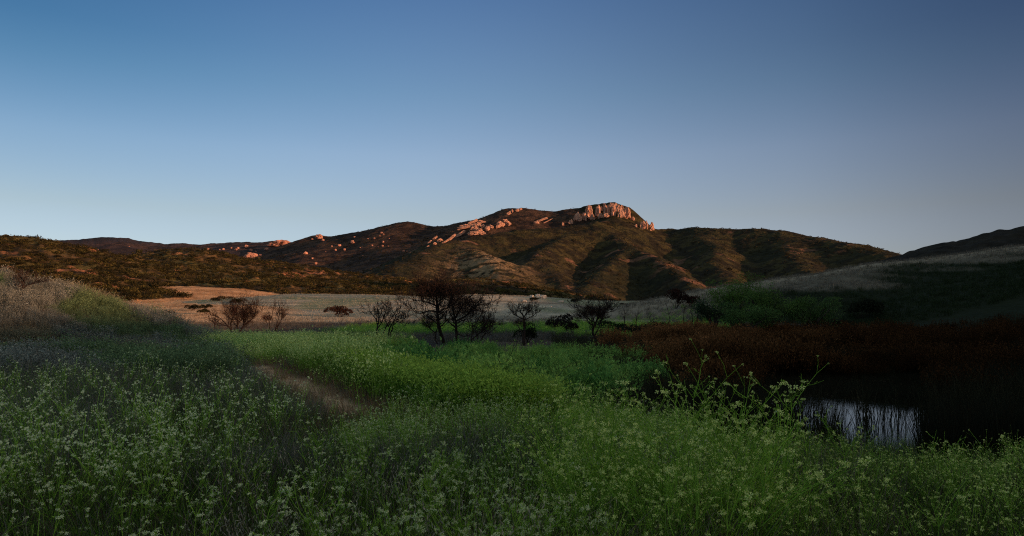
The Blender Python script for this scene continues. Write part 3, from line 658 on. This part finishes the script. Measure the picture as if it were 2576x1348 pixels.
def near_path(P): return np.clip(np.minimum(pdist(P[:,0],P[:,1],PATH)/1.3, pdist(P[:,0],P[:,1]+.5,PATH2)/3.2), .3, 1)
BACK = lambda X, Y: (X/Y > .37) & (X/Y < .63)
def inpond(X, Y, r=1.25): return pond_d(X, Y) < r
def onpath(X, Y, w=.75): return np.minimum(pdist(X, Y, PATH), pdist(X, Y, PATH2)) < w*.8
XP = np.vstack([PATH[:-1], [[-14.,31.],[-19.,40.],[-24.,60.]]])
def xpath(Y): return np.interp(Y, XP[:, 1], XP[:, 0])

# --- individual tall wildflowers nearest the camera
KINDS = [('white', 'slender wild radish plant with small white flowers in the near left meadow', 'white wildflowers in the near left meadow', PET, .80, 9, .036, 6, .45),
         ('cream', 'upright wild radish plant with cream flowers in the near middle meadow', 'cream wildflowers in the near middle meadow', (.64,.67,.34), .90, 10, .040, 6, .42),
         ('tall', 'tall branching wild mustard with yellowish flowers at the near right', 'tall yellowish wildflowers at the near right', PETY, 1.12, 12, .038, 6, .5)]
sets = {}
for key, lab, grp, pet, h, nb, fs, nf, sp in KINDS:
    sets[key] = [flower_plant(h*rng.uniform(.85,1.15), nb, fs, nf, pet, sp) for _ in range(6)]
cnt = 0; cache = {}
for key, lab, grp, pet, h, nb, fs, nf, sp in KINDS:
    ur = {'white': (-.80, -.22), 'cream': (-.26, .16), 'tall': (.02, .82)}[key]; N_ = {'white': 85, 'cream': 75, 'tall': 135}[key]
    for i in range(N_):
        u = rng.uniform(*ur); Y = math.exp(rng.uniform(math.log(2.7), math.log(6.8)))
        if key == 'tall': Y = math.exp(rng.uniform(math.log(4.0), math.log(8.2)))
        X = u*Y; z = gz(X, Y); k = i % 6
        sc_ = rng.uniform(.8, 1.15)
        sc_ *= {'white':.8,'cream':.74,'tall':(rng.uniform(.9,1.06) if rng.random() < .6 else .74)-.38*min(1, max(0, abs(u-.20)-.15)/.16)}[key]
        t = empty('wildflower', (X, Y, z-.02), lab, 'wildflower', grp, rng.uniform(0, 6.28)); t.scale = (sc_,)*3
        if (key, k) not in cache:
            st, fl = sets[key][k]; a = st.build('stem', M_leaf, t); b = fl.build('blossoms', M_petal, t); cache[key, k] = (a, b)
        else:
            a, b = (q.copy() for q in cache[key, k]); C.objects.link(a); C.objects.link(b); a.parent = t; b.parent = t

# --- the uncountable rest
WF = [flower_plant(.62, 6, .036, 4, PET, .4, .004, False, False, 5) for _ in range(5)]
WFC = [flower_plant(.75, 9, .036, 4, (.62,.65,.32), .4, .004, False, False, 5) for _ in range(5)]
WFY = [flower_plant(1.0, 12, .034, 4, PETY, .45, .004, False, False, 6) for _ in range(5)]
P = spread(3300, -.82, .0, 5.5, 26, lambda X, Y: (X < xpath(Y)-.6) & (~onpath(X, Y, 1.0) | (Y < 10.8)) & (rng.random(len(X))*.55+.22 < fbm(X*.55, Y*.4, 3, 61)))
stamp('small_white_wildflowers', WF, P, rng.uniform(.45,1.25,len(P))*near_path(P), M_leaf, None, .14, 'sea of small white wildflowers filling the left meadow', 'wildflowers')
P = spread(2600, -.30, .30, 5.5, 13.5, lambda X, Y: (X > xpath(Y)+.35) & ~inpond(X, Y) & (~onpath(X, Y) | (Y < 11)) & (rng.random(len(X))*.5+.25 < fbm(X*.6, Y*.5, 3, 63)))
stamp('cream_wildflowers', WFC, P, rng.uniform(.7,1.15,len(P))*.75, M_leaf, None, .14, 'cream wildflowers filling the middle of the meadow', 'wildflowers')
P = spread(1250, .06, 1.0, 4.6, 9.5, lambda X, Y: ~inpond(X, Y, 1.15))
stamp('yellow_wildflowers', WFY, P, rng.uniform(.45,1.15,len(P))*np.interp(P[:,0]/P[:,1], [.3,.4,.62,.75], [.72,.5,.47,.6]), M_leaf, None, .16, 'tangle of yellowish wildflowers along the pond side', 'wildflowers')

GR = [(.11,.21,.022),(.19,.31,.035),(.06,.12,.02)]; GY = [(.19,.17,.14),(.14,.13,.11),(.24,.20,.15)]; GB = [(.36,.21,.10),(.27,.14,.07),(.30,.22,.14)]
G1 = [grass_proto(20, .44, .006, .19, GR+[(.20,.17,.12),(.12,.08,.05)]) for _ in range(5)]
G2 = [grass_proto(22, .46, .006, .16, GY+GR[:1]) for _ in range(4)]
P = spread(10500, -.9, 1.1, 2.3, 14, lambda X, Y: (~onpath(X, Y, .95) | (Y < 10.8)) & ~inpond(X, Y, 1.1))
stamp('meadow_grass', G1, P, rng.uniform(.6,1.25,len(P))*near_path(P), M_leaf, (1+rng.normal(size=(len(P),1))*.2*np.array([[1,.6,1]]))*np.interp(P[:,0]/P[:,1], [-.3,.1,.35,.7], [.8,1.25,1.2,.6])[:,None], .15, 'dark green grass under the wildflowers', 'grass')  # sideways tint paints the dimming toward the right into the grass
P = spread(6500, -.84, .5, 6.0, 30, lambda X, Y: ~onpath(X, Y, 1.1) & ~inpond(X, Y, 1.1) & (X < xpath(Y)+1.5+(8-Y).clip(0,8)*2) & (fbm(X*.5, Y*.5, 3, 77) > .42))
stamp('dry_grey_grass', G2, P, rng.uniform(.6,1.3,len(P))*1.1*near_path(P), M_leaf, 1+rng.normal(size=(len(P),1))*.2, .2, 'thin grey dry grass along the path and between the flowers', 'grass')
# oat-like straw in the near centre
oat = []
for _ in range(4):
    mb = MB()
    for i in range(7):
        d = rv(.22)*[1,1,0]; p = rv(.05)*[1,1,0]; P_ = [p, p+d*.3+[0,0,.35], p+d+[0,0,.62]]
        ribbon(mb, P_, .004, .002, jit((.30,.24,.15), .15))
        for k in range(7): q = np.array(P_[2])-d*.1*k*.4-[0,0,.035*k]; leaf(mb, q, rv(.4)+[0,0,-.9], .035, .008, jit((.42,.35,.25), .15))
    oat.append(mb.arrays())
P = spread(90, -.45, .05, 2.7, 6)
stamp('wild_oats', oat, P, rng.uniform(.7,1.1,len(P)), M_leaf, None, .15, 'pale nodding wild oats at the bottom of the meadow', 'grass')
def fuzzy(h, n, col, tip, w=.012):
    mb = MB()
    for i in range(n):
        p = rv(.20)*[1,1,0]; d = rv(.25)*[1,1,0]; hh = h*rng.uniform(.6,1.1); P_ = [p, p+d*.4*hh+[0,0,hh*.55], p+d*hh+[0,0,hh]]
        ribbon(mb, P_, w, w*.4, jit(col, .2))
        for k in range(5):
            q = np.array(P_[2])*rng.uniform(.75,1.05)+rv(.05); leaf(mb, q, rv(.6)+[0,0,.6], .06, .028, jit(tip, .2))
        for k in range(3): q = np.array(P_[1])*rng.uniform(.4,1.4)+rv(.05); leaf(mb, q, rv(1), .09, .03, jit(col, .2))
    return mb.arrays()
# bank at the left: grey weeds, green caps, tan patches
bankf = [grass_proto(24, .55, .013, .32, [(.23,.25,.20),(.15,.17,.13),(.28,.28,.24)]) for _ in range(4)]+[fuzzy(.62, 14, (.19,.19,.155), (.29,.29,.23), .014) for _ in range(3)]
P = spread(17000, -.88, -.30, 16, 58, lambda X, Y: (X < xpath(Y)-.9+(Y > 27)*1.8+rng.normal(size=len(X))*.4) & ~onpath(X, Y, .9))
n_ = fbm(P[:,0]*.22, P[:,1]*.22, 3, 81); n2_ = fbm(P[:,0]*.16+9, P[:,1]*.2, 3, 83)
tn = np.ones((len(P), 3)); tn[n_ > .60] = (.66,.90,.50); tn[n2_ > .60] = (1.0,.86,.66)
stamp('bank_weeds', bankf, P, rng.uniform(.7,1.4,len(P))*(.3+1.1*fbm(P[:,0]*.4,P[:,1]*.3,3,74))*near_path(P), M_leaf, tn*(1+rng.normal(size=(len(P),1))*.18), .15, 'hazy grey weeds with green caps covering the left bank', 'weeds')
# red-brown stubble beside the path
P = spread(3600, -.75, .05, 9, 27, lambda X, Y: (np.abs(X-xpath(Y)-.6) < 1.3+rng.random(len(X))) & (~onpath(X, Y, .5) | (rng.random(len(X)) < .25)))
stamp('brown_stubble', [grass_proto(18, .28, .008, .2, GB) for _ in range(3)], P, rng.uniform(.6,1.3,len(P)), M_leaf, None, .25, 'red brown stubble growing along the edge of the dirt path', 'grass')
# yellow-green mustard mound, right of the path
FZ = [fuzzy(.9, 12, (.23,.36,.05), (.66,.74,.24)) for _ in range(4)]
P = spread(14500, -.56, -.02, 13, 62, lambda X, Y: (X > xpath(Y)+np.where(Y > 27, .6, 1.6+(Y-12).clip(0,30)*.02)+rng.normal(size=len(X))*.5) & (X < np.interp(Y, [13,20,30,45,62], [-2.2,-5.0,-7.2,-9.5,-9])))
stamp('mustard_mound', FZ, P, rng.uniform(.6,1.1,len(P))*(.35+1.2*fbm(P[:,0]*.6,P[:,1]*.4,3,71)), M_leaf, 1+(fbm(P[:,0]*.3,P[:,1]*.3,3,91)[:,None]-.5)*[[.9,.5,.6]], .12, 'soft yellow-green mound of mustard beside the path', 'mustard plants')
P = spread(2600, -.24, .05, 10.5, 17, lambda X, Y: X > xpath(Y)+1.2)
stamp('mustard_patch', [fuzzy(.75, 10, (.11,.22,.03), (.38,.52,.08), .008) for _ in range(3)], P, rng.uniform(.7,1.1,len(P)), M_leaf, None, .12, 'bright patch of yellow-specked mustard behind the near flowers', 'mustard plants')
# teal green mugwort stand
def mug(h, n, col):
    mb = MB()
    for i in range(n):
        p = rv(.16)*[1,1,0]; d = rv(.08)*[1,1,0]; hh = h*rng.uniform(.75,1.1); top = p+d*hh+[0,0,hh]
        ribbon(mb, [p, (p+top)/2, top], .014, .006, jit(col, .15))
        for k in range(15):
            f = rng.uniform(.25,1.0); a = k*2.4; q = p+(top-p)*f; leaf(mb, q, [math.cos(a)*.7, math.sin(a)*.7, .8], .15*(1.25-f*.6), .042, jit(col, .2))
    return mb.arrays()
MG = [mug(1.0, 5, (.24,.40,.09)) for _ in range(5)]
def mugkeep(X, Y):
    x0 = np.interp(Y, [17,20,27,38,48], [-1.5,-4.0,-6.9,-8.4,-5.5]); x1 = np.interp(Y, [17,20,27,38,48], [.8,2.0,3.8,5.0,4.0])
    return (X > x0+fbm(Y*.3, X*.3, 2, 4)*1.5) & (X < x1-2.4+fbm(Y*.35, X*.2, 3, 14)*6+rng.normal(size=len(X))*1.0) & (fbm(X*.45, Y*.3, 3, 16) > .43)
P = spread(11000, -.26, .26, 16, 50, mugkeep)
stamp('mugwort_stand', MG, P, rng.uniform(.75,1.15,len(P))*(.1+1.7*fbm(P[:,0]*.7,P[:,1]*.4,3,72))*np.interp(P[:,1],[24,46],[1,.6]), M_leaf, 1+(fbm(P[:,0]*.35,P[:,1]*.35,3,95)[:,None]-.5)*[[1.8,1.1,1.0]]+rng.normal(size=(len(P),1))*.15, .07, 'dense stand of teal-green leafy mugwort in the valley middle', 'mugwort plants')
# meadow floor between: greens, greys and dark gaps, out to the dry field
FG = [fuzzy(.75, 12, (.16,.36,.04), (.42,.62,.10), .016) for _ in range(4)]
P = spread(9500, -.5, .34, 34, 132, lambda X, Y: (X > xpath(Y)+1.5) & (fbm(X*.05, Y*.10, 3, 97) > .46))
stamp('valley_greens', FG, P, rng.uniform(.6,1.1,len(P))*np.interp(P[:,1],[40,75],[.6,1]), M_leaf, 1+(fbm(P[:,0]*.12,P[:,1]*.12,3,98)[:,None]-.5)*[[1.2,.8,.8]], .1, 'bright and dull green weeds across the valley floor', 'weeds')
P = spread(5200, -.62, .42, 60, 150, lambda X, Y: (fbm(X*.05, Y*.10, 3, 97) < .5))
stamp('valley_dry_grass', [grass_proto(22, .6, .022, .4, [(.20,.18,.15),(.15,.14,.11),(.09,.07,.05)]) for _ in range(3)], P, rng.uniform(.7,1.2,len(P)), M_leaf, None, .15, 'strips of grey dry grass between the green weeds', 'grass')
# low dark undergrowth at the right of the mugwort
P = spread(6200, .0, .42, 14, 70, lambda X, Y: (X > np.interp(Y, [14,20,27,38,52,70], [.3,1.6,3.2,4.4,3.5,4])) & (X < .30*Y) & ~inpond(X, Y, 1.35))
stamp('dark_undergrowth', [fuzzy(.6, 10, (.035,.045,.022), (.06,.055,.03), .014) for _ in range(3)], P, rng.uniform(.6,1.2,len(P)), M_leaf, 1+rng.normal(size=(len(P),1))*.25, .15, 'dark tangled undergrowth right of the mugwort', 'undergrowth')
# rust-coloured dock and dead reeds on the right
def dock(h, n, col, stem=(.028,.017,.010)):
    mb = MB()
    for i in range(n):
        p = rv(.2)*[1,1,0]; d = rv(.12)*[1,1,0]; hh = h*rng.uniform(.7,1.1); top = p+d*hh+[0,0,hh]
        ribbon(mb, [p, (p+top)/2, top], .014, .006, jit(stem, .2))
        for k in range(13):
            f = rng.uniform(.5,1.02); q = p+(top-p)*f+rv(.045); leaf(mb, q, rv(.5)+[0,0,1], .085, .045, jit(col, .25))
    return mb.arrays()
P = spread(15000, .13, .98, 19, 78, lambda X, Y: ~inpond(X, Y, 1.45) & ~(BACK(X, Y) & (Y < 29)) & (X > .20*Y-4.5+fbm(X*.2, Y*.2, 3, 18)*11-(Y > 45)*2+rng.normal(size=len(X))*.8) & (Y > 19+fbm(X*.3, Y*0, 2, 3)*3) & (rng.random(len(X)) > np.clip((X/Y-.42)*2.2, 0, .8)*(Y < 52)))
stamp('rust_dock', [dock(1.0, 8, (.125,.055,.020)) for _ in range(5)], P, rng.uniform(.7,1.25,len(P))*(.1+1.7*fbm(P[:,0]*.5,P[:,1]*.35,3,75)), M_leaf, (1+(fbm(P[:,0]*.25,P[:,1]*.25,3,99)[:,None]-.5)*1.8+rng.normal(size=(len(P),1))*.15)*np.interp(P[:,0]/P[:,1], [.12,.28,.40,.6], [2.2,1.8,.85,.42])[:,None], .1, 'rust-coloured seed heads of dock and dead reeds beyond the pond', 'dock plants')  # sideways factor puts the fade to darkness on the right into the colour
P = spread(2500, .36, .66, 21, 34, lambda X, Y: ~inpond(X, Y, 1.3))
stamp('low_sedge', [grass_proto(16, .32, .016, .25, [(.02,.022,.012),(.03,.02,.012)], .3) for _ in range(2)], P, rng.uniform(.7,1.2,len(P)), M_leaf, None, .15, 'low dark sedge on the far side of the pond', 'sedge')
# reeds round the water
RD = [grass_proto(16, 1.25, .022, .22, [(.022,.024,.012),(.03,.028,.014),(.045,.04,.022)], .18) for _ in range(4)]
def rkeep(X, Y):
    d = pond_d(X, Y); return ((d > .82) & (d < 1.75)) & ~((X > PX-2.2) & (X < PX+2.2) & (Y < PY_-1.0) & (rng.random(len(X)) < .90)) | ((d < .85) & (rng.random(len(X)) < np.where(X/Y < .49, .16, .06)))
P = spread(7000, .15, .95, 11, 27, rkeep); P = P[:1000]; P[:, 2] = np.maximum(P[:, 2], -.3)
sR = rng.uniform(.7,1.15,len(P)); sR[P[:,1] > PY_+1] *= .35; sR[P[:,1] < PY_-3] *= .6
stamp('pond_reeds', RD, P, sR, M_leaf, None, .1, 'dark upright reeds standing round and in the small pond', 'reeds')
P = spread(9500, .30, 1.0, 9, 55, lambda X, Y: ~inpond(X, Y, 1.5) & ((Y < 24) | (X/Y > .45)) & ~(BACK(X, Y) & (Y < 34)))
stamp('darkened_reeds', [grass_proto(16, 1.0, .02, .25, [(.016,.017,.010),(.022,.018,.010)], .15) for _ in range(3)], P, rng.uniform(.6,1.1,len(P)), M_leaf, None, .12, 'reeds darkened in colour to dim this side, filling the shaded hollow right of the flowers', 'reeds')  # near-black reed colour stands in for the gloom on the right
# grass on the dry field and along the hill's rim
P = spread(9000, -.55, .36, 128, 300, lambda X, Y: np.isin(height(X, Y, True)[1], (0, ids.index('meadow')+1, ids.index('knoll')+1)))
stamp('dry_field_grass', [grass_proto(8, .32, .05, .9, [(.50,.42,.30),(.42,.34,.24),(.36,.32,.25)], .3) for _ in range(3)], P, rng.uniform(.7,1.3,len(P)), M_leaf, 1+rng.normal(size=(len(P),1))*.12, .1, 'pale dry grass covering the low field mounds', 'grass')
P = spread(9000, .16, .88, 88, 165, lambda X, Y: height(X, Y, True)[1] == ids.index('right')+1)
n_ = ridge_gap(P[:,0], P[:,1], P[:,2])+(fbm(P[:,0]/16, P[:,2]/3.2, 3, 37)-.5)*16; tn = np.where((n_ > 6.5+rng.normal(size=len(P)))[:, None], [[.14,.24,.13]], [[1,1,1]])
stamp('hill_grass', [grass_proto(14, .6, .035, .6, [(.24,.20,.15),(.18,.15,.11)], .25) for _ in range(3)], P, rng.uniform(.7,1.3,len(P)), M_leaf, tn*(1+rng.normal(size=(len(P),1))*.15), .1, 'tall dry and green grass covering the right-hand hill', 'grass')
# ------------------------------------------------------------------ light
SUN_AZ, SUN_EL = 113.0, 7.0
L = bpy.data.lights.new('sun', 'SUN'); L.energy = 5.0; L.angle = radians(.5); L.color = (1, .54, .31)
lo = bpy.data.objects.new('sun', L); C.objects.link(lo)
from mathutils import Vector
a, e = radians(SUN_AZ), radians(SUN_EL)
lo.rotation_euler = Vector((math.sin(a)*math.cos(e), math.cos(a)*math.cos(e), math.sin(e))).to_track_quat('Z', 'Y').to_euler()
w = bpy.data.worlds.new('World'); bpy.context.scene.world = w; w.use_nodes = True
nt = w.node_tree; bg = nt.nodes['Background']; bg.inputs[1].default_value = .12
N = nt.nodes.new; LK = nt.links.new
sk = N('ShaderNodeTexSky'); sk.sky_type = 'NISHITA'; sk.sun_disc = False; sk.sun_elevation = e; sk.sun_rotation = a
tc = N('ShaderNodeTexCoord'); sp = N('ShaderNodeSeparateXYZ'); LK(tc.outputs['Generated'], sp.inputs[0])
def M(op, *ins):
    m = N('ShaderNodeMath'); m.operation = op
    for i, v in enumerate(ins):
        if isinstance(v, (int, float)): m.inputs[i].default_value = v
        else: LK(v, m.inputs[i])
    return m.outputs[0]
azf = M('ADD', M('DIVIDE', M('ARCTAN2', sp.outputs[0], sp.outputs[1]), 2*math.pi), .5)     # 0.5 = straight ahead
elf = M('DIVIDE', M('ARCSINE', M('MAXIMUM', sp.outputs[2], 0.0)), math.pi/2)
def ramp(fac, stops, scale):
    r = N('ShaderNodeValToRGB'); cr = r.color_ramp; cr.interpolation = 'B_SPLINE' if scale == 1 else 'LINEAR'
    while len(cr.elements) < len(stops): cr.elements.new(.5)
    for el, (p, c) in zip(cr.elements, stops):
        el.position = p; el.color = tuple(x/scale for x in c)+(1,)
    LK(fac, r.inputs[0])
    s = N('ShaderNodeVectorMath'); s.operation = 'SCALE'; LK(r.outputs[0], s.inputs[0]); s.inputs['Scale'].default_value = scale
    return s.outputs[0]
E_ = lambda d: d/90.0
A_ = lambda d: d/360.0+.5
elr = ramp(elf, [(0, (1.35,1.85,3.7)), (E_(2.5), (1.45,1.8,3.4)), (E_(7.5), (1.7,1.68,2.2)), (E_(12.5), (1.75,1.78,2.3)), (E_(17.5), (1.35,1.6,2.1)),
                 (E_(27), (.85,1.2,1.9)), (E_(38), (3.4,3.1,2.8)), (E_(60), (8.8,6.2,3.7)), (1, (10.2,7.0,3.9))], 14)
azl = ramp(azf, [(0, (.7,.7,.7)), (A_(-60), (.78,.76,.74)), (A_(-37), (.86,.83,.81)), (A_(0), (1.03,1.02,1.01)), (A_(23), (1.0,.93,.93)), (A_(38), (.44,.41,.41)),
                 (A_(60), (.38,.36,.36)), (A_(120), (.35,.38,.45)), (1, (.7,.7,.7))], 1)
azh = ramp(azf, [(0, (.7,.7,.7)), (A_(-60), (.30,.45,.52)), (A_(-37), (.28,.50,.58)), (A_(-20), (.66,.80,.84)), (A_(0), (1.16,1.12,1.1)), (A_(23), (.63,.65,.68)), (A_(38), (.24,.26,.33)),
                 (A_(60), (.34,.32,.38)), (A_(120), (.5,.5,.5)), (1, (.7,.7,.7))], 1)
mxf = N('ShaderNodeMapRange'); mxf.inputs[1].default_value = 3/90; mxf.inputs[2].default_value = 20/90; LK(elf, mxf.inputs[0])
mxc = N('ShaderNodeMix'); mxc.data_type = 'RGBA'; LK(mxf.outputs[0], mxc.inputs[0]); LK(azl, mxc.inputs[6]); LK(azh, mxc.inputs[7]); azr = mxc.outputs[2]
m1 = N('ShaderNodeVectorMath'); m1.operation = 'MULTIPLY'; LK(elr, m1.inputs[0]); LK(azr, m1.inputs[1])
m2 = N('ShaderNodeVectorMath'); m2.operation = 'MULTIPLY'; LK(sk.outputs[0], m2.inputs[0]); LK(m1.outputs[0], m2.inputs[1])
m3 = N('ShaderNodeVectorMath'); m3.operation = 'SCALE'; LK(m2.outputs[0], m3.inputs[0]); m3.inputs['Scale'].default_value = .1/.12
LK(m3.outputs[0], bg.inputs[0])
sc = bpy.context.scene
sc.view_settings.view_transform = 'Standard'; sc.view_settings.look = 'None'; sc.view_settings.exposure = 0; sc.view_settings.gamma = 1
sc.cycles.max_bounces = 6; sc.cycles.diffuse_bounces = 2; sc.cycles.transmission_bounces = 3; sc.cycles.use_denoising = False; sc.cycles.pixel_filter_type = 'BLACKMAN_HARRIS'; sc.cycles.filter_width = 1.1
